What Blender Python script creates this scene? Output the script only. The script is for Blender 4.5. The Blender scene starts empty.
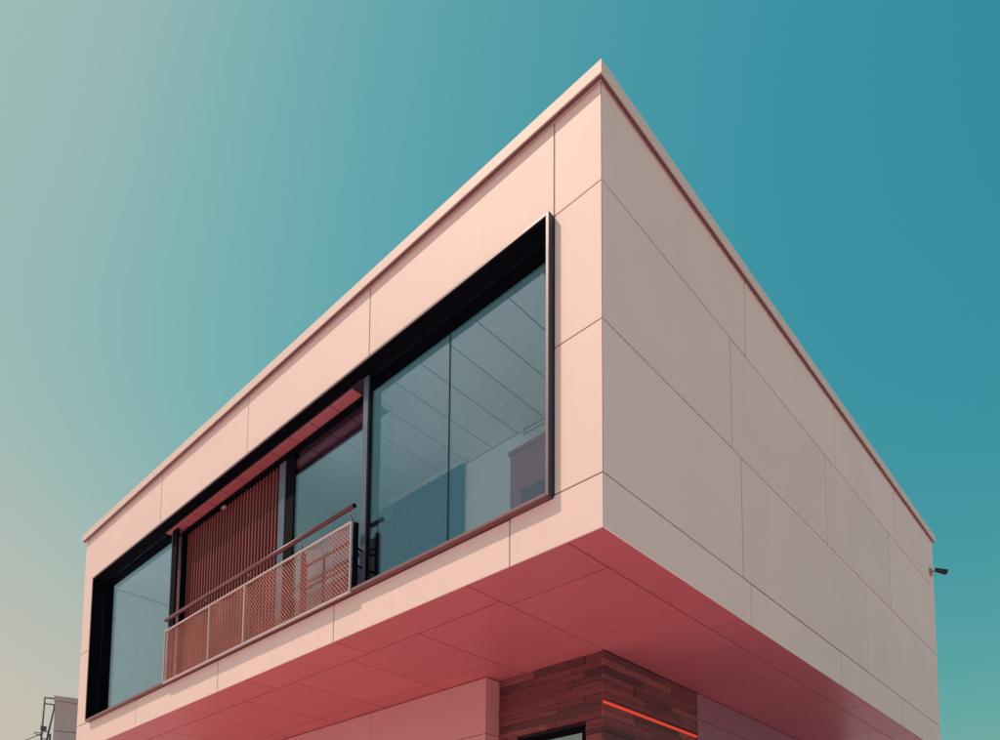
import bpy, bmesh, math, random
from mathutils import Vector, Matrix
random.seed(7)
sc = bpy.context.scene
COL = sc.collection
Z0 = 4.804                      # underside of the upper storey above the ground
# ------------------------------------------------------------------ camera
cam = bpy.data.cameras.new('camera'); co = bpy.data.objects.new('camera', cam)
COL.objects.link(co); sc.camera = co
co.matrix_world = Matrix(((0.772667, 0.056085, 0.63233, 3.530982), (0.634809, -0.065143, -0.769918, -4.571414),
                          (-0.001989, 0.996299, -0.085937, 1.59994), (0, 0, 0, 1)))
cam.sensor_width = 36; cam.lens = 27.5204; cam.shift_x = -0.0819; cam.shift_y = 0.49812
cam.clip_start = 0.1; cam.clip_end = 6000
# ------------------------------------------------------------------ sky and sun
SUN = Vector((-1.2, -1.0, 2.1)).normalized()
w = bpy.data.worlds.new("World"); sc.world = w; w.use_nodes = True
nt = w.node_tree; bg = nt.nodes['Background']
sk = nt.nodes.new('ShaderNodeTexSky'); sk.sky_type = 'NISHITA'; sk.sun_disc = False
sk.sun_elevation = math.asin(SUN.z); sk.sun_rotation = math.atan2(SUN.x, SUN.y) % (2*math.pi)
sk.dust_density = 3; sk.air_density = 2
sep = nt.nodes.new('ShaderNodeSeparateColor'); nt.links.new(sk.outputs[0], sep.inputs[0])
comb = nt.nodes.new('ShaderNodeCombineColor')
SKYS = 0.1
for i, (g, gain, cap) in enumerate(((2.50, 9.9, .33), (.91, 1.49, .50), (.62, .89, .49))):   # teal-and-peach film toning of the whole sky
    def mth(op, b):
        m = nt.nodes.new('ShaderNodeMath'); m.operation = op; m.inputs[1].default_value = b; return m
    a = mth('MULTIPLY', .06); b = mth('POWER', g); c = mth('MULTIPLY', gain); d = mth('SMOOTH_MIN', cap); d.inputs[2].default_value = .12; e = mth('DIVIDE', SKYS)
    nt.links.new(sep.outputs[i], a.inputs[0])
    for p, q in ((a, b), (b, c), (c, d), (d, e)): nt.links.new(p.outputs[0], q.inputs[0])
    nt.links.new(e.outputs[0], comb.inputs[i])
# warm haze low in the sky on the sun's side
tcw = nt.nodes.new('ShaderNodeTexCoord'); sxyz = nt.nodes.new('ShaderNodeSeparateXYZ'); nt.links.new(tcw.outputs['Generated'], sxyz.inputs[0])
low = nt.nodes.new('ShaderNodeMapRange'); low.interpolation_type = 'SMOOTHSTEP'; low.inputs[1].default_value = .62; low.inputs[2].default_value = .10; low.inputs[3].default_value = 0; low.inputs[4].default_value = 1
nt.links.new(sxyz.outputs[2], low.inputs[0])
dt = nt.nodes.new('ShaderNodeVectorMath'); dt.operation = 'DOT_PRODUCT'; dt.inputs[1].default_value = Vector((SUN.x, SUN.y, 0)).normalized(); nt.links.new(tcw.outputs['Generated'], dt.inputs[0])
az = nt.nodes.new('ShaderNodeMapRange'); az.interpolation_type = 'SMOOTHSTEP'; az.inputs[1].default_value = .1; az.inputs[2].default_value = .75; nt.links.new(dt.outputs['Value'], az.inputs[0])
hf = nt.nodes.new('ShaderNodeMath'); hf.operation = 'MULTIPLY'; nt.links.new(low.outputs[0], hf.inputs[0]); nt.links.new(az.outputs[0], hf.inputs[1])
hm = nt.nodes.new('ShaderNodeMix'); hm.data_type = 'RGBA'; nt.links.new(hf.outputs[0], hm.inputs[0]); nt.links.new(comb.outputs[0], hm.inputs[6])
hm.inputs[7].default_value = (.66/SKYS, .53/SKYS, .45/SKYS, 1)
nt.links.new(hm.outputs[2], bg.inputs[0]); bg.inputs[1].default_value = SKYS
sl = bpy.data.lights.new('sun', 'SUN'); sl.energy = 2.95; sl.angle = math.radians(.5); sl.color = (1.0, .78, .62)
so = bpy.data.objects.new('sun', sl); COL.objects.link(so)
so.rotation_euler = SUN.to_track_quat('Z', 'Y').to_euler(); so.location = (-20, -20, 30)
vs = sc.view_settings; vs.view_transform = 'Standard'; vs.look = 'None'; vs.gamma = 1; vs.exposure = 0.0
# ------------------------------------------------------------------ materials
def mat(name, col, rough=.6, metal=0, vary=.04, scale=6, bump=0, bscale=60, spec=.5, obj_var=0, stretch=(1, 1, 1), streak=0):
    m = bpy.data.materials.new(name); m.use_nodes = True; n = m.node_tree; B = n.nodes['Principled BSDF']
    B.inputs['Roughness'].default_value = rough; B.inputs['Metallic'].default_value = metal
    B.inputs['Specular IOR Level'].default_value = spec
    tc = n.nodes.new('ShaderNodeNewGeometry'); mp = n.nodes.new('ShaderNodeMapping'); mp.inputs['Scale'].default_value = stretch
    n.links.new(tc.outputs['Position'], mp.inputs[0])
    no = n.nodes.new('ShaderNodeTexNoise'); no.inputs['Scale'].default_value = scale; no.inputs['Detail'].default_value = 6
    n.links.new(mp.outputs[0], no.inputs[0])
    mr = n.nodes.new('ShaderNodeMapRange'); mr.inputs[1].default_value = .25; mr.inputs[2].default_value = .75
    mr.inputs[3].default_value = 1-vary; mr.inputs[4].default_value = 1+vary; n.links.new(no.outputs[0], mr.inputs[0])
    val = mr.outputs[0]
    if obj_var:
        oi = n.nodes.new('ShaderNodeObjectInfo'); r2 = n.nodes.new('ShaderNodeMapRange')
        r2.inputs[3].default_value = 1-obj_var; r2.inputs[4].default_value = 1+obj_var; n.links.new(oi.outputs['Random'], r2.inputs[0])
        mu = n.nodes.new('ShaderNodeMath'); mu.operation = 'MULTIPLY'
        n.links.new(val, mu.inputs[0]); n.links.new(r2.outputs[0], mu.inputs[1]); val = mu.outputs[0]
    if streak:                   # rain streaks: noise drawn out downwards
        m2 = n.nodes.new('ShaderNodeMapping'); m2.inputs['Scale'].default_value = (9, 9, .35); n.links.new(tc.outputs['Position'], m2.inputs[0])
        n2 = n.nodes.new('ShaderNodeTexNoise'); n2.inputs['Scale'].default_value = 1; n2.inputs['Detail'].default_value = 5; n.links.new(m2.outputs[0], n2.inputs[0])
        r3 = n.nodes.new('ShaderNodeMapRange'); r3.inputs[1].default_value = .35; r3.inputs[2].default_value = .7
        r3.inputs[3].default_value = 1; r3.inputs[4].default_value = 1-streak; n.links.new(n2.outputs[0], r3.inputs[0])
        mu = n.nodes.new('ShaderNodeMath'); mu.operation = 'MULTIPLY'
        n.links.new(val, mu.inputs[0]); n.links.new(r3.outputs[0], mu.inputs[1]); val = mu.outputs[0]
    vm = n.nodes.new('ShaderNodeVectorMath'); vm.operation = 'SCALE'; vm.inputs[0].default_value = col
    n.links.new(val, vm.inputs['Scale']); n.links.new(vm.outputs[0], B.inputs['Base Color'])
    rr = n.nodes.new('ShaderNodeMapRange'); rr.inputs[3].default_value = max(.02, rough-.06); rr.inputs[4].default_value = rough+.06
    n.links.new(no.outputs[0], rr.inputs[0]); n.links.new(rr.outputs[0], B.inputs['Roughness'])
    if bump:
        bn = n.nodes.new('ShaderNodeTexNoise'); bn.inputs['Scale'].default_value = bscale; bn.inputs['Detail'].default_value = 4
        n.links.new(mp.outputs[0], bn.inputs[0])
        bp = n.nodes.new('ShaderNodeBump'); bp.inputs['Strength'].default_value = bump; bp.inputs['Distance'].default_value = .01
        n.links.new(bn.outputs[0], bp.inputs['Height']); n.links.new(bp.outputs[0], B.inputs['Normal'])
    return m
def glass(name, tint, refl, k, rough=.0):
    m = bpy.data.materials.new(name); m.use_nodes = True; n = m.node_tree
    n.nodes.remove(n.nodes['Principled BSDF']); out = n.nodes['Material Output']
    t = n.nodes.new('ShaderNodeBsdfTransparent'); t.inputs[0].default_value = (*tint, 1)
    g = n.nodes.new('ShaderNodeBsdfGlossy'); g.inputs['Roughness'].default_value = rough; g.inputs[0].default_value = (*refl, 1)
    f = n.nodes.new('ShaderNodeFresnel'); gb = n.nodes.new('ShaderNodeNewGeometry')      # same eta on the way out, or the back face reflects totally
    iv = n.nodes.new('ShaderNodeMapRange'); iv.inputs[3].default_value = 1.52; iv.inputs[4].default_value = 1/1.52
    n.links.new(gb.outputs['Backfacing'], iv.inputs[0]); n.links.new(iv.outputs[0], f.inputs[0])
    a = n.nodes.new('ShaderNodeMath'); a.operation = 'MULTIPLY_ADD'; a.inputs[1].default_value = 1.3; a.inputs[2].default_value = k; a.use_clamp = True
    n.links.new(f.outputs[0], a.inputs[0])
    x = n.nodes.new('ShaderNodeMixShader'); n.links.new(a.outputs[0], x.inputs[0]); n.links.new(t.outputs[0], x.inputs[1]); n.links.new(g.outputs[0], x.inputs[2])
    n.links.new(x.outputs[0], out.inputs[0]); return m
M = {}
M['panel'] = mat('facade_panel', (.895, .67, .61), .6, vary=.025, scale=1.1, obj_var=.022, bump=.03, bscale=40, spec=.25, streak=.015)
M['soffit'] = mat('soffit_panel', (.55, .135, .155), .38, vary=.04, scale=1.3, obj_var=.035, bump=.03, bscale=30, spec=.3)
M['coping'] = mat('coping_metal', (.76, .60, .53), .6, vary=.03, scale=4, metal=0)
M['backing'] = mat('joint_backing', (.03, .016, .02), .9)
M['black'] = mat('window_black', (.003, .003, .006), .8, vary=.15, spec=.06)
M['lip'] = mat('frame_lip', (.22, .135, .145), .4, vary=.05)
M['navy'] = mat('frame_side', (.03, .035, .06), .45, vary=.1)
M['steel'] = mat('mullion_metal', (.10, .13, .19), .35, vary=.1, scale=8)
M['darkred'] = mat('rail_paint', (.17, .045, .055), .35, vary=.12, scale=10)
M['alu'] = mat('panel_frame_metal', (.62, .50, .48), .38, vary=.05, scale=10)
M['mesh'] = mat('expanded_metal', (.62, .20, .16), .6, vary=.3, scale=3, spec=.15)
M['slat'] = mat('slat_wood', (.22, .045, .045), .5, vary=.14, scale=8, stretch=(1, 1, .15), obj_var=.16)
M['slatback'] = mat('slat_backing', (.03, .015, .035), .8)
M['tile'] = mat('side_tile', (.26, .07, .09), .5, obj_var=.1)
M['reflected'] = mat('reflected_ceiling', (.17, .04, .075), .5, obj_var=.1)  # plum tone paints in the loggia ceiling's reflection in the door glass
M['ceil'] = mat('ceiling_tile', (.82, .84, .82), .7, vary=.03, obj_var=.02)
M['inwall'] = mat('interior_wall', (.80, .82, .80), .8, vary=.03)
M['infloor'] = mat('interior_floor', (.70, .68, .64), .5, vary=.08)
M['blue'] = mat('blue_fabric', (.02, .17, .29), .85, vary=.10, scale=3, stretch=(1, 1, .2))
M['plum'] = mat('plum_lacquer', (.46, .13, .18), .5, vary=.06)
M['plumd'] = mat('plum_dark', (.20, .07, .11), .5, vary=.06)
M['rosy_bounce'] = mat('lower_wall_bounce', (.66, .30, .31), .5, vary=.03, scale=1.2, obj_var=.02, bump=.03, bscale=40)  # peach panel with the red bounce under the soffit painted into its colour
M['mauve'] = mat('lower_side_panel', (.30, .12, .17), .45, vary=.04, scale=1.2, obj_var=.02)
WOODC = [(.125, .024, .028), (.16, .036, .040), (.085, .022, .026), (.19, .050, .052), (.055, .016, .022), (.14, .030, .040)]
for i, c in enumerate(WOODC):
    M['wood%d' % i] = mat('stained_timber', tuple(v*1.25 for v in c), .5, vary=.35, scale=5, stretch=(1.2, 1.2, 14), bump=.5, bscale=9)
M['neigh'] = mat('neighbour_render', (.52, .40, .385), .8, vary=.06, scale=.8, streak=.08)
M['rubber'] = mat('camera_black', (.012, .012, .016), .4)
M['pinkp'] = mat('bracket_paint', (.45, .22, .24), .5)
M['lens'] = mat('lens_glass', (.01, .01, .02), .08)
M['galv'] = mat('ladder_steel', (.07, .08, .10), .5, vary=.1)
M['ground'] = mat('paving_ground', (.87, .63, .68), .85, vary=.12, scale=.7, bump=.3, bscale=12)
M['glass'] = glass('window_glass', (.89, .96, 1.0), (.68, .95, 1.05), .01)
M['glass2'] = glass('lower_window_glass', (.3, .4, .42), (.8, 1.0, 1.0), .25)
led = bpy.data.materials.new('led_glow'); led.use_nodes = True; B = led.node_tree.nodes['Principled BSDF']
B.inputs['Base Color'].default_value = (.8, .1, .05, 1); B.inputs['Emission Color'].default_value = (1, .055, .03, 1); B.inputs['Emission Strength'].default_value = .42
M['led'] = led
# ------------------------------------------------------------------ helpers (local z: 0 = underside of upper storey)
def empty(name, loc, label=None, cat=None, group=None):
    o = bpy.data.objects.new(name, None); COL.objects.link(o); o.location = loc; o.empty_display_size = .2
    if label: o['label'] = label; o['category'] = cat
    if group: o['group'] = group
    return o
def wloc(o):
    v = Vector(o.location)
    while o.parent: o = o.parent; v += Vector(o.location)
    return v
def link(name, me, m, loc, parent=None, label=None):
    if not me.materials: me.materials.append(m)
    o = bpy.data.objects.new(name, me); COL.objects.link(o)
    if parent: o.parent = parent; o.location = Vector(loc) - wloc(parent)
    else: o.location = loc
    if label: o['label'] = label
    return o
CACHE = {}
def box(name, m, x, y, z, parent=None, bev=.0015, label=None, rel=True):
    x0, x1 = sorted(x); y0, y1 = sorted(y); z0, z1 = sorted(z)
    k = (round(x1-x0, 4), round(y1-y0, 4), round(z1-z0, 4), m.name, bev)
    if k not in CACHE:
        bm = bmesh.new(); bmesh.ops.create_cube(bm, size=1)
        bmesh.ops.scale(bm, vec=(x1-x0, y1-y0, z1-z0), verts=bm.verts)
        b = min(bev, .3*min(x1-x0, y1-y0, z1-z0))
        if b > 0: bmesh.ops.bevel(bm, geom=bm.edges[:], offset=b, segments=1, affect='EDGES')
        me = bpy.data.meshes.new(name); bm.to_mesh(me); bm.free(); me.materials.append(m); CACHE[k] = me
    return link(name, CACHE[k], m, ((x0+x1)/2, (y0+y1)/2, (z0+z1)/2 + (Z0 if rel else 0)), parent, label)
def raw(name, m, verts, faces, parent=None, label=None, smooth=False, rel=True):
    c = sum((Vector(v) for v in verts), Vector())/len(verts)
    me = bpy.data.meshes.new(name); me.from_pydata([tuple(Vector(v)-c) for v in verts], [], faces); me.materials.append(m)
    if smooth: me.polygons.foreach_set('use_smooth', [True]*len(me.polygons))
    me.update()
    return link(name, me, m, c + Vector((0, 0, Z0 if rel else 0)), parent, label)
def prism(name, m, poly, d, lo, hi, parent=None, label=None):
    """polygon in the plane normal to axis d ('x','y','z'), extruded lo..hi; mitre handled by caller"""
    n = len(poly)
    def P(a, b, t): return {'x': (t, a, b), 'y': (a, t, b), 'z': (a, b, t)}[d]
    v = [P(a, b, lo) for a, b in poly] + [P(a, b, hi) for a, b in poly]
    f = [tuple(range(n)), tuple(reversed(range(n, 2*n)))] + [(i, n+i, n+(i+1) % n, (i+1) % n) for i in range(n)]
    o = raw(name, m, v, f, parent, label)
    bm = bmesh.new(); bm.from_mesh(o.data); bmesh.ops.recalc_face_normals(bm, faces=bm.faces); bm.to_mesh(o.data); bm.free(); return o
def tube(name, m, pts, r, parent=None, seg=12, rel=True, label=None):
    V, F = [], []
    P = [Vector(p) for p in pts]
    for i, p in enumerate(P):
        d = ((P[min(i+1, len(P)-1)]-P[max(i-1, 0)])).normalized()
        a = d.orthogonal().normalized() if i == 0 else (a - d*a.dot(d)).normalized()
        b = d.cross(a); rr = r[i] if isinstance(r, (list, tuple)) else r
        for k in range(seg):
            t = 2*math.pi*k/seg; V.append(p + a*math.cos(t)*rr + b*math.sin(t)*rr)
    for i in range(len(P)-1):
        for k in range(seg):
            F.append((i*seg+k, i*seg+(k+1) % seg, (i+1)*seg+(k+1) % seg, (i+1)*seg+k))
    F.append(tuple(reversed(range(seg)))); F.append(tuple(range(len(V)-seg, len(V))))
    o = raw(name, m, V, F, parent, label, rel=rel)
    for p in o.data.polygons:
        if len(p.vertices) == 4: p.use_smooth = True
    return o
# ------------------------------------------------------------------ ground
g = bpy.data.meshes.new('ground')
g.from_pydata([(-3000, -3000, 0), (3000, -3000, 0), (3000, 3000, 0), (-3000, 3000, 0)], [], [(0, 1, 2, 3)])
go = link('ground', g, M['ground'], (0, 0, 0)); go['kind'] = 'structure'
# ------------------------------------------------------------------ the building
bld = empty('modern_building', (-6, 5, 0), 'peach panelled box building with a cantilevered upper storey and a long black framed window', 'building')
T = .014; G = .0075                     # panel thickness, half joint
WL, WR = -11.77, 9.757; TOP = 3.866
ZA, ZB, ZC = .453, 1.762, 2.979
WX0, WX1, WZ0, WZ1 = -11.16, -.522, .43, 2.985          # window surround
# core behind the panels
def core(x, y, z, name='wall'): return box(name, M['backing'], x, y, z, bld, bev=0)
core((WL+.03, -.03), (T+.012, .26), (WZ1+.004, 3.86)); core((WL+.03, -.03), (T+.012, .26), (.03, WZ0-.004))
core((WL+.03, WX0-.004), (T+.012, .26), (WZ0, WZ1)); core((WX1+.004, -.03), (T+.012, .26), (WZ0, WZ1))
core((-.24, -T-.012), (.27, WR-.02), (.03, 3.86)); core((WL+.02, WL+.25), (.27, WR-.02), (.03, 3.86))
core((WL+.26, -.25), (WR-.28, WR-.02), (.03, 3.86))
core((WL+.26, -.25), (.27, WR-.29), (.03, .33), 'floor_slab'); core((WL+.26, -.25), (.27, WR-.29), (2.95, 3.80), 'roof_slab')
# left facade panels (front face y=0)
def lpan(x0, x1, z0, z1, corner=False):
    if corner: return prism('facade_panel', M['panel'], [(x0+G, 0), (-.003, 0), (-.003-T, T), (x0+G, T)], 'z', z0+G, z1-G, bld)
    j = random.uniform(-.0012, .0012); return box('facade_panel', M['panel'], (x0+G, x1-G), (j, T+j), (z0+G, z1-G), bld)
J = [-.518, -3.207, -5.890, -8.570]
for z0, z1 in ((ZC, TOP+G), (ZB, ZC), (ZA, ZB)): lpan(J[0], 0, z0, z1, True)
for a, b in zip(J[1:], J[:-1]): lpan(a, b, WZ1+.002, TOP+G)
# the panel at the far end wraps down beside the window
prism('facade_panel', M['panel'], [(J[3]-G, WZ1+.006), (J[3]-G, TOP), (WL, TOP), (WL, ZB+G), (WX0-.004, ZB+G), (WX0-.004, WZ1+.006)], 'y', 0, T, bld)
lpan(WL-G, WX0, ZA, ZB)
KB = [-1.036, -3.757, -6.463, -9.159]
box('backing_strip', M['backing'], (WL+.02, -.02), (T+.001, T+.011), (WZ0-.02, ZA+.02), bld, bev=0)
# bottom row: runs under the window, and up to the joint beside it
prism('facade_panel', M['panel'], [(-.003, 0), (KB[0]+G, 0), (KB[0]+G, WZ0-.004), (WX1+.004, WZ0-.004), (WX1+.004, ZA-G), (-.003, ZA-G)], 'y', 0, T, bld)
for a, b in zip(KB[1:], KB[:-1]): lpan(a, b, -G, WZ0-.0005)
prism('facade_panel', M['panel'], [(KB[3]-G, 0), (KB[3]-G, WZ0-.004), (WX0-.004, WZ0-.004), (WX0-.004, ZA-G), (WL, ZA-G), (WL, 0)], 'y', 0, T, bld)
# right facade panels (front face x=0)
def rpan(y0, y1, z0, z1):
    if y0 == 0: return prism('facade_panel', M['panel'], [(0, .003), (0, y1-G), (-T, y1-G), (-T, .003+T)], 'z', z0+G, z1-G, bld)
    j = random.uniform(-.0012, .0012); return box('facade_panel', M['panel'], (-T+j, j), (y0+G, y1-G), (z0+G, z1-G), bld)
for (z0, z1), js in (((ZC, TOP+G), [0, 2.527, 5.074, 7.589, WR+G]), ((ZB, ZC), [0, 2.174, 4.707, 7.236, WR+G]),
                     ((ZA, ZB), [0, 2.3625, 6.097, WR+G]), ((-G, ZA), [0, 2.532, 5.070, 7.611, WR+G])):
    for a, b in zip(js[:-1], js[1:]): rpan(a, b, z0, z1)
for x in (WL,):
    box('facade_panel', M['panel'], (x, x+T), (T+.004, WR-.01), (0, TOP), bld)
box('facade_panel', M['panel'], (WL+.02, -.02), (WR-T, WR), (0, TOP), bld)
# parapet coping: four lengths butted, with the roof sheet behind
OV = .055; CT = 3.985; CB = TOP+.003
cp = empty('parapet', (-6, 5, Z0+CB)); cp.parent = bld; cp.location = Vector((-6, 5, Z0+CB)) - wloc(bld)
def copl(poly): return prism('coping', M['coping'], poly, 'z', CB, CT, cp)
a0, a1, b0, b1 = WL-OV, .046, -OV, WR+OV; wd = .32
copl([(a0, b0), (a1, b0), (a1-wd, b0+wd), (a0+wd, b0+wd)]); copl([(a1, b0+.0005), (a1, b1), (a1-wd, b1-wd), (a1-wd, b0+wd+.0005)])
copl([(a1-.0005, b1), (a0, b1), (a0+wd, b1-wd), (a1-wd-.0005, b1-wd)]); copl([(a0, b1-.0005), (a0, b0+.0005), (a0+wd, b0+wd+.001), (a0+wd, b1-wd-.001)])
for (x, y) in (((a0+.02, a1-.012), (b0+.012, b0+.03)), ((a1-.03, a1-.012), (b0+.04, b1-.03))):
    box('shade_line', M['darkred'], x, y, (CB-.022, CB-.001), cp, bev=0)  # added dark strip painting in the shade line under the coping
box('roof', M['backing'], (a0+wd+.01, a1-wd-.01), (b0+wd+.01, b1-wd-.01), (3.81, 3.86), bld, bev=0)
# ---- underside panels, each sheet its own
sf = empty('soffit', (-6, 5, Z0)); sf.parent = bld; sf.location = Vector((0, 0, Z0))
S0 = T+.004
def sp(x0, x1, y0, y1):
    o = box('soffit_panel', M['soffit'], (x0+.0065, x1-.0065), (y0+.0065, y1-.0065), (.001, .013), sf)
    return o
SX1, SX2 = -.385, -1.61
yo = [S0-.004, 2.345, 4.472, 6.106, 8.0, WR-.02]
for a, b in zip(yo[:-1], yo[1:]): sp(SX1, -T-.002, a, b)
yi = [S0-.004, .576] + [.576+1.178*k for k in range(1, 8)] + [WR-.02]
for a, b in zip(yi[:-1], yi[1:]): sp(SX2, SX1, a, b)
fx = [SX2, -3.745, -5.735, -7.60, -9.60, WL+.02]
for a, b in zip(fx[1:], fx[:-1]): sp(a, b, S0-.004, .457)
rx = [SX2-1.247*k for k in range(0, 9)]; rx[-1] = WL+.02
for a, b in zip(rx[1:], rx[:-1]):
    sp(a, b, .457, 1.605)
    sp(a, b, 1.605, 2.12)
box('soffit_backing', M['backing'], (WL+.03, -.03), (.03, WR-.03), (.014, .028), sf, bev=0)
# ------------------------------------------------------------------ long window band
wn = empty('ribbon_window', (-6, 0, Z0+.4)); wn.parent = bld; wn.location = Vector((-6, 0, Z0+.4)) - wloc(bld)
F0 = -.07; LP = -.060; D = .100
# surround: dark boards with a pale front lip
MR, ML = -3.276, -8.152         # outer edges of the open loggia bay
box('window_frame', M['navy'], (WX1-.031, WX1), (LP, .30), (WZ0, WZ1), wn)                # right jamb
box('window_frame', M['black'], (WX0, WX0+.031), (LP, .30), (WZ0, WZ1), wn)               # left jamb
box('window_frame', M['black'], (WX0+.032, WX1-.032), (LP, .052), (WZ1-.042, WZ1), wn)      # head
for x in ((WX0+.032, ML-.17), (MR-.12, WX1-.032)):
    box('window_frame', M['black'], x, (.053, D+.03), (WZ1-.042, WZ1), wn)
    box('reflection_blocker', M['black'], x, (D+.031, .288), (2.898, WZ1), wn)  # black box added behind the glass to hide the reveal's reflection
box('window_sill', M['darkred'], (WX0+.032, WX1-.032), (LP, .30), (WZ0, WZ0+.022), wn)
box('window_lip', M['lip'], (WX1-.031, WX1), (F0, LP-.0005), (WZ0, WZ1), wn)
box('window_lip', M['lip'], (WX0, WX0+.018), (F0, LP-.0005), (WZ0, WZ1), wn)
box('window_lip', M['lip'], (WX0+.0185, WX1-.0315), (F0, LP-.0005), (WZ1-.026, WZ1), wn)
box('window_lip', M['lip'], (WX0+.0185, WX1-.0315), (F0-.004, LP-.0005), (WZ0, WZ0+.026), wn)
ZG0, ZG1 = WZ0+.023, 2.942
def pane(x0, x1, y=D, z=(ZG0, ZG1), m='glass'): return box('pane', M[m], (x0, x1), (y, y+.010), z, wn, bev=0)
pane(MR-.001, -1.990); pane(-1.982, WX1-.034); pane(-11.127, -8.360)
box('sealant_joint', M['black'], (-1.990, -1.982), (D-.002, D+.012), (ZG0, ZG1), wn, bev=0)
box('pane_edge', M['steel'], (-8.359, -8.322), (D-.004, D+.014), (ZG0, ZG1), wn)
box('mullion', M['steel'], (-3.396, -3.309), (D-.03, D+.12), (ZG0, 2.942), wn); box('mullion', M['black'], (-3.308, MR-.002), (D-.015, D+.12), (ZG0, ZG1), wn)
box('mullion', M['black'], (-8.320, ML), (D-.012, D+.016), (ZG0, 2.942), wn)
for k in range(16):
    box('cladding_tile', M['tile'], (-8.490, -8.245), (.222, .234), (.452+k*.153+.003, .452+(k+1)*.153-.003), wn)
box('tile_backing', M['backing'], (-8.50, -8.24), (.235, .26), (ZG0, 2.895), wn, bev=0)
box('mullion', M['black'], (-8.235, -8.172), (.19, .30), (ZG0, 2.895), wn)
box('mullion', M['steel'], (-5.456, -5.306), (.225, .34), (ZG0, 2.855), wn)
box('mullion', M['black'], (-5.302, -5.110), (.235, .30), (ZG0, 2.895), wn)
box('sliding_track', M['black'], (-8.17, -5.46), (.183, .30), (2.862, 2.898), wn); box('sliding_track', M['black'], (-5.459, -3.40), (.183, .249), (2.862, 2.898), wn)
pane(-5.108, -3.50, .25, (ZG0, 2.899)); box('pane', M['glass'], (-3.49, -3.48), (.23, .53), (ZG0, 2.899), wn, bev=0)
# slatted screen
ss = empty('slat_screen', (-6.9, .3, Z0+.45)); ss.parent = wn; ss.location = Vector((-6.9, .3, Z0+.45)) - wloc(wn)
n = 31; x0s, x1s = -8.168, -5.507
for k in range(n):
    p = (x1s-x0s)/n; x = x0s+p*(k+.5)
    box('slat', M['slat'], (x-.0145, x+.0145), (.237, .298), (ZG0+.02, 2.858), ss, bev=.003)
box('screen_backing', M['slatback'], (x0s, x1s), (.300, .32), (ZG0, 2.857), ss, bev=0)
box('track_clip', M['pinkp'], (-6.98, -6.88), (.19, .23), (2.80, 2.83), ss)
# loggia ceiling and interior ceiling, same module
for k in range(-8, 18):
    xr = -3.585-.4443*(k-1); xl = xr-.4443     # tile between xl..xr
    xr, xl = xr-.007, xl+.007
    if xr > WX1: continue
    cx = (xl+xr)/2
    if cx > -3.42: y0 = .302
    elif cx > -8.6:
        y0 = .552
        box('loggia_ceiling_tile', M['soffit'], (max(xl, -8.49), min(xr, -3.41)), (.054, .255), (2.900, 2.912), bld)
        box('reflection_tile', M['reflected'], (max(xl, -8.49), min(xr, -3.50)), (.262, .547), (2.901, 2.912), bld)  # added tiles behind the glass carrying that painted reflection
    else: y0 = .302
    if cx < -11.3: continue
    box('ceiling_tile', M['ceil'], (max(xl, -11.12), min(xr, -.3)), (y0, 1.795), (2.904, 2.915), bld)
box('ceiling_backing', M['backing'], (-11.4, -.3), (.291, 1.9), (2.917, 2.936), bld, bev=0); box('ceiling_backing', M['backing'], (-8.49, -3.40), (.054, .290), (2.9135, 2.936), bld, bev=0)
box('interior_floor', M['infloor'], (-11.15, -.27), (.32, 1.80), (.335, .36), bld, bev=0)
box('interior_wall', M['inwall'], (-11.15, -.27), (1.80, 1.88), (.36, 2.902), bld, bev=0)
box('interior_wall', M['inwall'], (-.29, -.25), (.32, 1.79), (.36, 2.90), bld, bev=0)
for (y, z) in (((.32, .613), (.36, 1.727)), ((.619, 1.79), (.36, 1.727)), ((.32, .677), (1.733, 2.90)), ((.683, 1.79), (1.733, 2.90))):
    box('wall_lining', M['inwall'], (-11.175, -11.15), y, z, bld, bev=.001)
box('wall_lining_backing', M['backing'], (-11.20, -11.176), (.32, 1.79), (.36, 2.90), bld, bev=0)
# ------------------------------------------------------------------ balcony railing
rl = empty('balcony_railing', (-5.6, -.1, Z0+.4)); rl.parent = bld; rl.location = Vector((-5.6, -.1, Z0+.4)) - wloc(bld)
XL, XR, RB, RT, RY = -8.00, -3.335, .418, 1.195, -.075
V, F = [], []
rows = 28; dz = (RT-RB-.03)/rows; nx = 84; dx = (XR-XL-.03)/nx
for r in range(rows):
    zc = RB+.015+dz*(r+.5); base = len(V)
    for i in range(2*nx+1):
        x = XL+.015+dx*i/2; s = 1 if (i+r) % 2 else -1; zz = zc+s*dz*.24
        wav = .008*math.sin(x*9.0+.6*math.sin(x*3.1))                                       # slightly buckled sheet
        V.append((x, RY+wav-.0035, zz-.0082)); V.append((x, RY+wav+.0045, zz+.0082))
        if i: F.append((base+2*i-2, base+2*i, base+2*i+1, base+2*i-1))
mo = raw('mesh_infill', M['mesh'], V, F, rl, 'expanded metal infill sheet'); mo['kind'] = 'stuff'
def bar(name, m, x, y, z): return box(name, M[m], x, y, z, rl, bev=.002)
bar('top_bar', 'alu', (XL, XR), (RY-.014, RY+.008), (RT-.012, RT+.008)); bar('bottom_bar', 'alu', (XL, XR), (RY-.014, RY+.008), (RB-.006, RB+.013))
bar('end_bar', 'alu', (XL, XL+.020), (RY-.013, RY+.007), (RB+.014, RT-.013)); bar('end_bar', 'alu', (XR-.018, XR), (RY-.013, RY+.007), (RB+.014, RT-.013))
for x in (-5.645, -6.605): bar('mid_bar', 'alu', (x-.011, x+.011), (RY-.013, RY+.009), (RB+.014, RT-.013))
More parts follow.
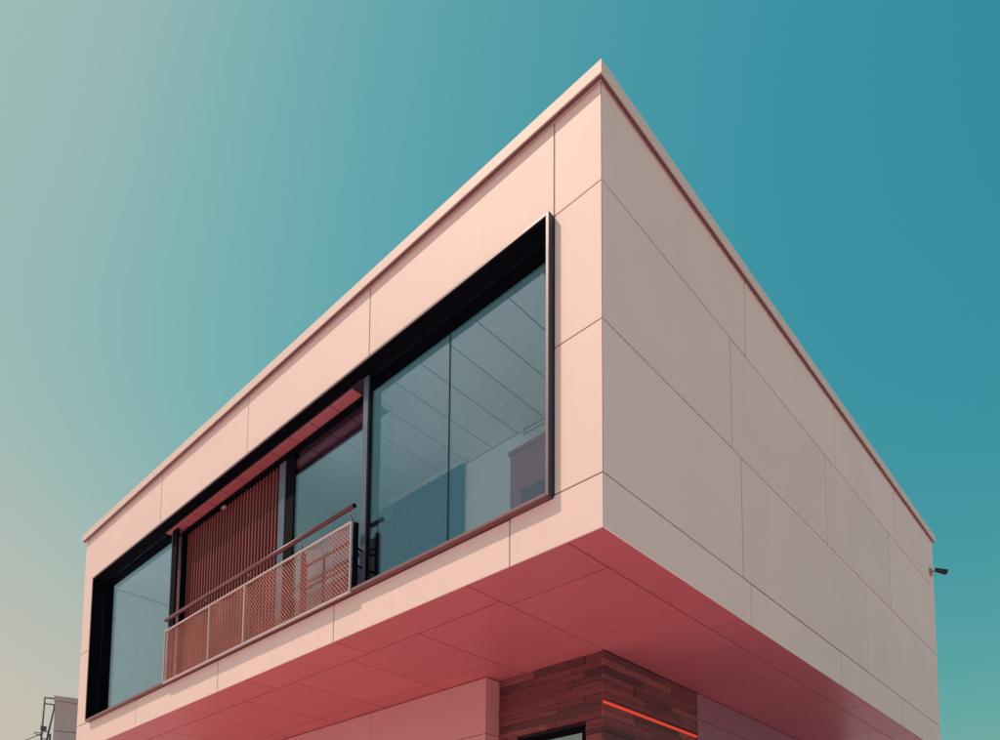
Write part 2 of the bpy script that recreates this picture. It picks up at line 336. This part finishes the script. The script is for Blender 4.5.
for x in (XR+.012, -4.36, -5.57, -6.75, XL+.07): bar('post', 'darkred' if x < -4 else 'black', (x-.022, x+.022), (RY+.02, RY+.062), (WZ0+.05, RT+.002))
tube('handrail', M['darkred'], [(XL-.015, RY, 1.364), (XR+.035, RY, 1.364)], .024, rl, 16)
tube('handrail_cap', M['black'], [(XR+.0355, RY, 1.364), (XR+.041, RY, 1.364)], .025, rl, 16)
for x in (XR-.02, -4.34, -5.55, -6.73, XL+.09):
    tube('bracket', M['darkred'], [(x+.01, RY+.03, RT), (x, RY+.005, RT+.07), (x-.045, RY, 1.344)], .0065, rl, 8)
for z in (.93, .74): tube('stay', M['black'], [(XR+.012, RY+.04, z), (-3.36, .09, z)], .012, rl, 8)
for z in (1.03, .76): tube('inner_rail', M['darkred'], [(-4.40, -.02, z), (-3.36, -.02, z)], .014, rl, 8)
tube('inner_rail', M['darkred'], [(-4.34, -.02, .46), (-4.34, -.02, 1.05), (-4.36, -.02, 1.10), (-4.40, -.02, 1.12)], .022, rl, 10)
tube('inner_rail', M['darkred'], [(-3.95, -.02, .46), (-3.95, -.02, 1.01)], .015, rl, 8)
# ------------------------------------------------------------------ lower storey
gf = empty('ground_floor', (-6, 5, 0)); gf.parent = bld; gf.location = (0, 0, 0)
WY = 1.87; CX = -3.30; PX = -1.60; PY = 2.10; PE = 4.10
box('wall', M['backing'], (-11.6, CX-T-.01), (WY+T+.01, 9.5), (-Z0, -.004), gf, bev=0)
box('wall', M['backing'], (CX-T, PX-.05), (PE+.2, 9.5), (-Z0, -.004), gf, bev=0)
hz = [-Z0, -3.2, -1.95, -.72, -.006]
for a, b in zip(hz[:-1], hz[1:]):
    for x0, x1 in ((-5.714, CX), (-8.12, -5.714), (-10.53, -8.12), (-11.62, -10.53)):
        if x1 == CX: prism('wall_panel', M['rosy_bounce'], [(x0+.004, WY), (CX-.002, WY), (CX-.002-T, WY+T), (x0+.004, WY+T)], 'z', a+.004, b-.004, gf)
        else: box('wall_panel', M['rosy_bounce'], (x0+.004, x1-.004), (WY, WY+T), (a+.004, b-.004), gf)
    prism('wall_panel', M['rosy_bounce'], [(CX, WY+.002), (CX, PY+.05), (CX-T, PY+.05), (CX-T, WY+.002+T)], 'z', a+.004, b-.004, gf)
hz = [-Z0, -3.3, -2.3, -1.3, -.36, -.004]
for a, b in zip(hz[:-1], hz[1:]):
    for y0, y1 in ((PE-.003, 6.6), (6.6, 9.1), (9.1, 9.55)):
        box('side_panel', M['mauve'], (PX-.010, PX-.010+T), (y0+.004, y1-.004), (a+.004, b-.004), gf)
# timber cladding: separate boards of uneven length, thickness and tone
tc = empty('timber_cladding', (-2.4, 2.6, 0)); tc.parent = gf; tc.location = Vector((-2.4, 2.6, 0)) - wloc(gf)
box('cladding_backing', M['backing'], (CX+.002, PX-.045), (PY+.045, PE+.19), (-Z0, -.003), tc, bev=0)
LW0, LW1, LWT = -2.97, -1.895, -.815
rng = random.Random(11)
z = -.004; hs = []
while z > -2.4:
    h = rng.choice((.052, .066, .074, .088)); hs.append((z-h, z)); z -= h
LEDZ = -.600
prev = 0
for (zb, zt) in hs:
    x = CX+.004; zz = (zb+zt)/2
    while x < PX-.036:                      # face towards the street
        L = rng.choice((.6, .8, 1.0, 1.2)); x1 = min(x+L, PX-.034)
        if PX-.034-x1 < .12: x1 = PX-.034
        pr = rng.choice((0, .002, .004, .007, .012)); wi = rng.choice((0, 0, 1, 2, 2, 3, 5, 5, 4)); 
        segs = [(x, x1)]
        if zt > -3 and zb < LWT+.02: segs = [(a, b) for a, b in ((x, min(x1, LW0-.01)), (max(x, LW1+.01), x1)) if b-a > .03]
        for a, b in segs:
            box('plank', M['wood%d' % wi], (a, b-.003), (PY-pr, PY+.044), (zb+.0015, zt-.0015), tc, bev=.001)
        x = x1
    y = PY-.022
    while y < PE-.001:                      # return face
        L = rng.choice((.6, .8, 1.0, 1.2)); y1 = min(y+L, PE)
        if PE-y1 < .12: y1 = PE
        pr = rng.choice((0, .002, .004, .007, .012)); wi = rng.choice((0, 0, 1, 2, 2, 3, 5, 5, 4)); ms = 'wood%d' % wi
        if not (zb < LEDZ+.02 < zt or zb < LEDZ-.02 < zt):
            box('plank', M[ms], (PX-.044, PX+pr-.010), (y, y1-.003), (zb+.0015, zt-.0015), tc, bev=.001)
        else:
            box('plank', M[ms], (PX-.044, PX-.022), (y, y1-.003), (zb+.0015, zt-.0015), tc, bev=.001)
        y = y1
box('light_strip', M['led'], (PX-.0215, PX-.002), (PY-.02, PE), (LEDZ-.0145, LEDZ+.0145), tc, bev=.002, label='glowing red-orange strip light')
lw = empty('lower_window', (-2.4, 2.1, Z0-2)); lw.parent = gf; lw.location = Vector((-2.4, 2.1, Z0-2)) - wloc(gf)
for (x, z) in (((LW0, LW1), (LWT-.07, LWT)), ((LW0, LW0+.06), (-2.35, LWT-.071)), ((LW1-.045, LW1), (-2.35, LWT-.071)), ((LW0, LW1), (-2.41, -2.351))):
    box('window_frame', M['black'], x, (PY-.005, PY+.044), z, lw, bev=.003)
box('pane', M['glass2'], (LW0+.061, LW1-.046), (PY+.02, PY+.03), (-2.35, LWT-.071), lw, bev=0)
# ------------------------------------------------------------------ things inside, seen through the glass
cur = empty('curtain', (-5.0, 1.70, Z0+.36), 'blue pleated curtain hanging across the back of the room behind the tall glass', 'curtain')
V, F = [], []; N = 150; xa, xb = -6.6, -3.64
for i in range(N+1):
    x = xa+(xb-xa)*i/N; y = 1.745+.007*math.sin(i*1.02)+.003*math.sin(i*.37)
    V += [(x, y, .38), (x, y, 2.885)]
    if i: F.append((2*i-2, 2*i, 2*i+1, 2*i-1))
k = len(V); V += [(v[0], v[1]+.006, v[2]) for v in V]; F += [tuple(reversed([a+k for a in f])) for f in F[:N]]
raw('curtain_fabric', M['blue'], V, F, cur, smooth=True)
box('curtain_rail', M['inwall'], (xa, xb), (1.71, 1.76), (2.886, 2.902), cur)
wr = empty('wardrobe', (-2.1, 1.7, Z0+.36), 'plum coloured tall cupboard against the light back wall behind the right end of the glass', 'cupboard')
box('carcass', M['plum'], (-2.76, -1.3), (1.73, 1.798), (.36, 2.60), wr); box('cornice', M['plum'], (-2.78, -1.28), (1.71, 1.798), (2.601, 2.655), wr)
box('door', M['plumd'], (-2.57, -1.95), (1.722, 1.7295), (.42, 2.10), wr); box('door', M['plumd'], (-1.94, -1.36), (1.722, 1.7295), (.42, 2.10), wr)
ls = empty('hanging_rail', (-2.1, 1.6, Z0+2.75), 'pale slim rail under the ceiling above the plum cupboard', 'rail')
box('rail_bar', M['alu'], (-2.5, -1.4), (1.66, 1.69), (2.80, 2.825), ls); box('rail_bar', M['alu'], (-2.5, -1.4), (1.66, 1.69), (2.735, 2.75), ls)
for x in (-2.49, -1.95, -1.42): box('rail_bracket', M['alu'], (x-.01, x+.01), (1.67, 1.70), (2.751, 2.7995), ls)
sd = tube('smoke_detector', M['ceil'], [(-2.476, 1.319, 2.903), (-2.476, 1.319, 2.892), (-2.476, 1.319, 2.886)], [.055, .055, .04], None, 20)
sd['label'] = 'small round white smoke detector on the ceiling behind the tall right pane'; sd['category'] = 'smoke detector'
# ------------------------------------------------------------------ security camera on the far corner of the right facade
cc = empty('security_camera', (0, 9.55, Z0+3.2), 'small dark security camera on a pink bracket at the far edge of the right facade', 'camera')
box('mounting_plate', M['pinkp'], (.001, .03), (9.48, 9.58), (3.15, 3.27), cc, bev=.004)
tube('arm', M['pinkp'], [(.03, 9.53, 3.22), (.07, 9.54, 3.21), (.09, 9.55, 3.21)], .014, cc, 10)
tube('housing', M['rubber'], [(.08, 9.54, 3.235), (.09, 9.545, 3.233), (.24, 9.64, 3.175), (.25, 9.645, 3.17)], [.015, .032, .042, .035], cc, 16)
tube('lens', M['lens'], [(.2505, 9.6455, 3.1695), (.254, 9.648, 3.168)], .024, cc, 16)
tube('sun_hood', M['rubber'], [(.085, 9.543, 3.262), (.265, 9.655, 3.207)], [.014, .022], cc, 10)
# ------------------------------------------------------------------ neighbouring building, bottom left
nb = empty('neighbour_building', (-29.6, 8.0, 0), 'mauve grey rendered block with a flat coping beyond the left end of the peach building', 'building')
nb.rotation_euler = (0, 0, math.atan2(.9453, .326))
A = Vector((-31.02, 4.97))              # the visible corner
def nbox(name, m, u, v, z, label=None):
    # u along the visible face from the corner, v behind it
    nb_q = Matrix.Rotation(-nb.rotation_euler.z, 2) @ (A-Vector((nb.location.x, nb.location.y)))
    o = box(name, m, u, v, z, None, rel=False, label=label); l = Vector(o.location)
    o.parent = nb; o.location = (nb_q.x+l.x, nb_q.y+l.y, l.z); return o
nbox('wall_panel', M['neigh'], (0.0, 7), (.0, .12), (Z0+4.776, Z0+5.94)); nbox('wall_panel', M['neigh'], (0.0, 7), (.0, .12), (Z0+.9, Z0+4.75))
nbox('wall_panel', M['neigh'], (0.0, 7), (.0, .12), (0, Z0+.874)); nbox('wall', M['neigh'], (.03, 6.97), (.121, 6), (0, Z0+5.93))
nbox('coping', M['neigh'], (-.04, 7.04), (-.06, 6.04), (Z0+5.955, Z0+6.14)); nbox('shadow_gap', M['backing'], (.02, 6.98), (.01, .2), (Z0+5.941, Z0+5.954))
nbox('downpipe', M['galv'], (-.14, -.07), (.02, .09), (0, Z0+4.62))
# roof ladder with a raking stay, standing off the end of that block
ld = empty('roof_ladder', (-31.4, 4.8, 0), 'dark steel roof ladder frame standing against the left side of the mauve block', 'ladder')
def npt(u, z, v=.3): 
    d = Vector((.326, .9453)); q = Vector((-.9453, .326)); p = A+d*u+q*v; return (p.x, p.y, z+Z0)
def ntube(name, pts, r): return tube(name, M['galv'], pts, r, ld, 8, rel=False)
ntube('rail', [npt(-.47, -Z0), npt(-.42, 3), npt(-.36, 6.12)], .033); ntube('rail', [npt(-.28, -Z0), npt(-.23, 4.3), npt(.0, 6.02)], .033)
for z, r in ((6.10, .03), (5.86, .026), (4.75, .02), (4.45, .02), (4.15, .02), (3.8, .02)): ntube('rung', [npt(-.37-(6.1-z)*.02, z), npt(-.02-(6.1-z)*.11, z)], r)
for z in [3.45-.35*i for i in range(23)]: ntube('rung', [npt(-.42, z), npt(-.25, z)], .02)
ntube('hoop', [npt(-.40, 4.66), npt(-.6, 4.66, .2), npt(-.62, 4.58, .1), npt(-.42, 4.57)], .018)
p = npt(-.34, 4.86, .26); box('junction_box', M['galv'], (p[0]-.06, p[0]+.06), (p[1]-.09, p[1]+.09), (Z0+4.78, Z0+4.94), ld, rel=False)
cb = tube('overhead_cable', M['galv'], [(-52.8+ i*2.7, 3.4+i*.16, Z0+4.74-.06*math.sin(i/8*math.pi)-.015*i) for i in range(9)], .018, None, 6, rel=False)
cb['label'] = 'thin overhead cable low at the left edge running to the roof ladder'; cb['category'] = 'cable'
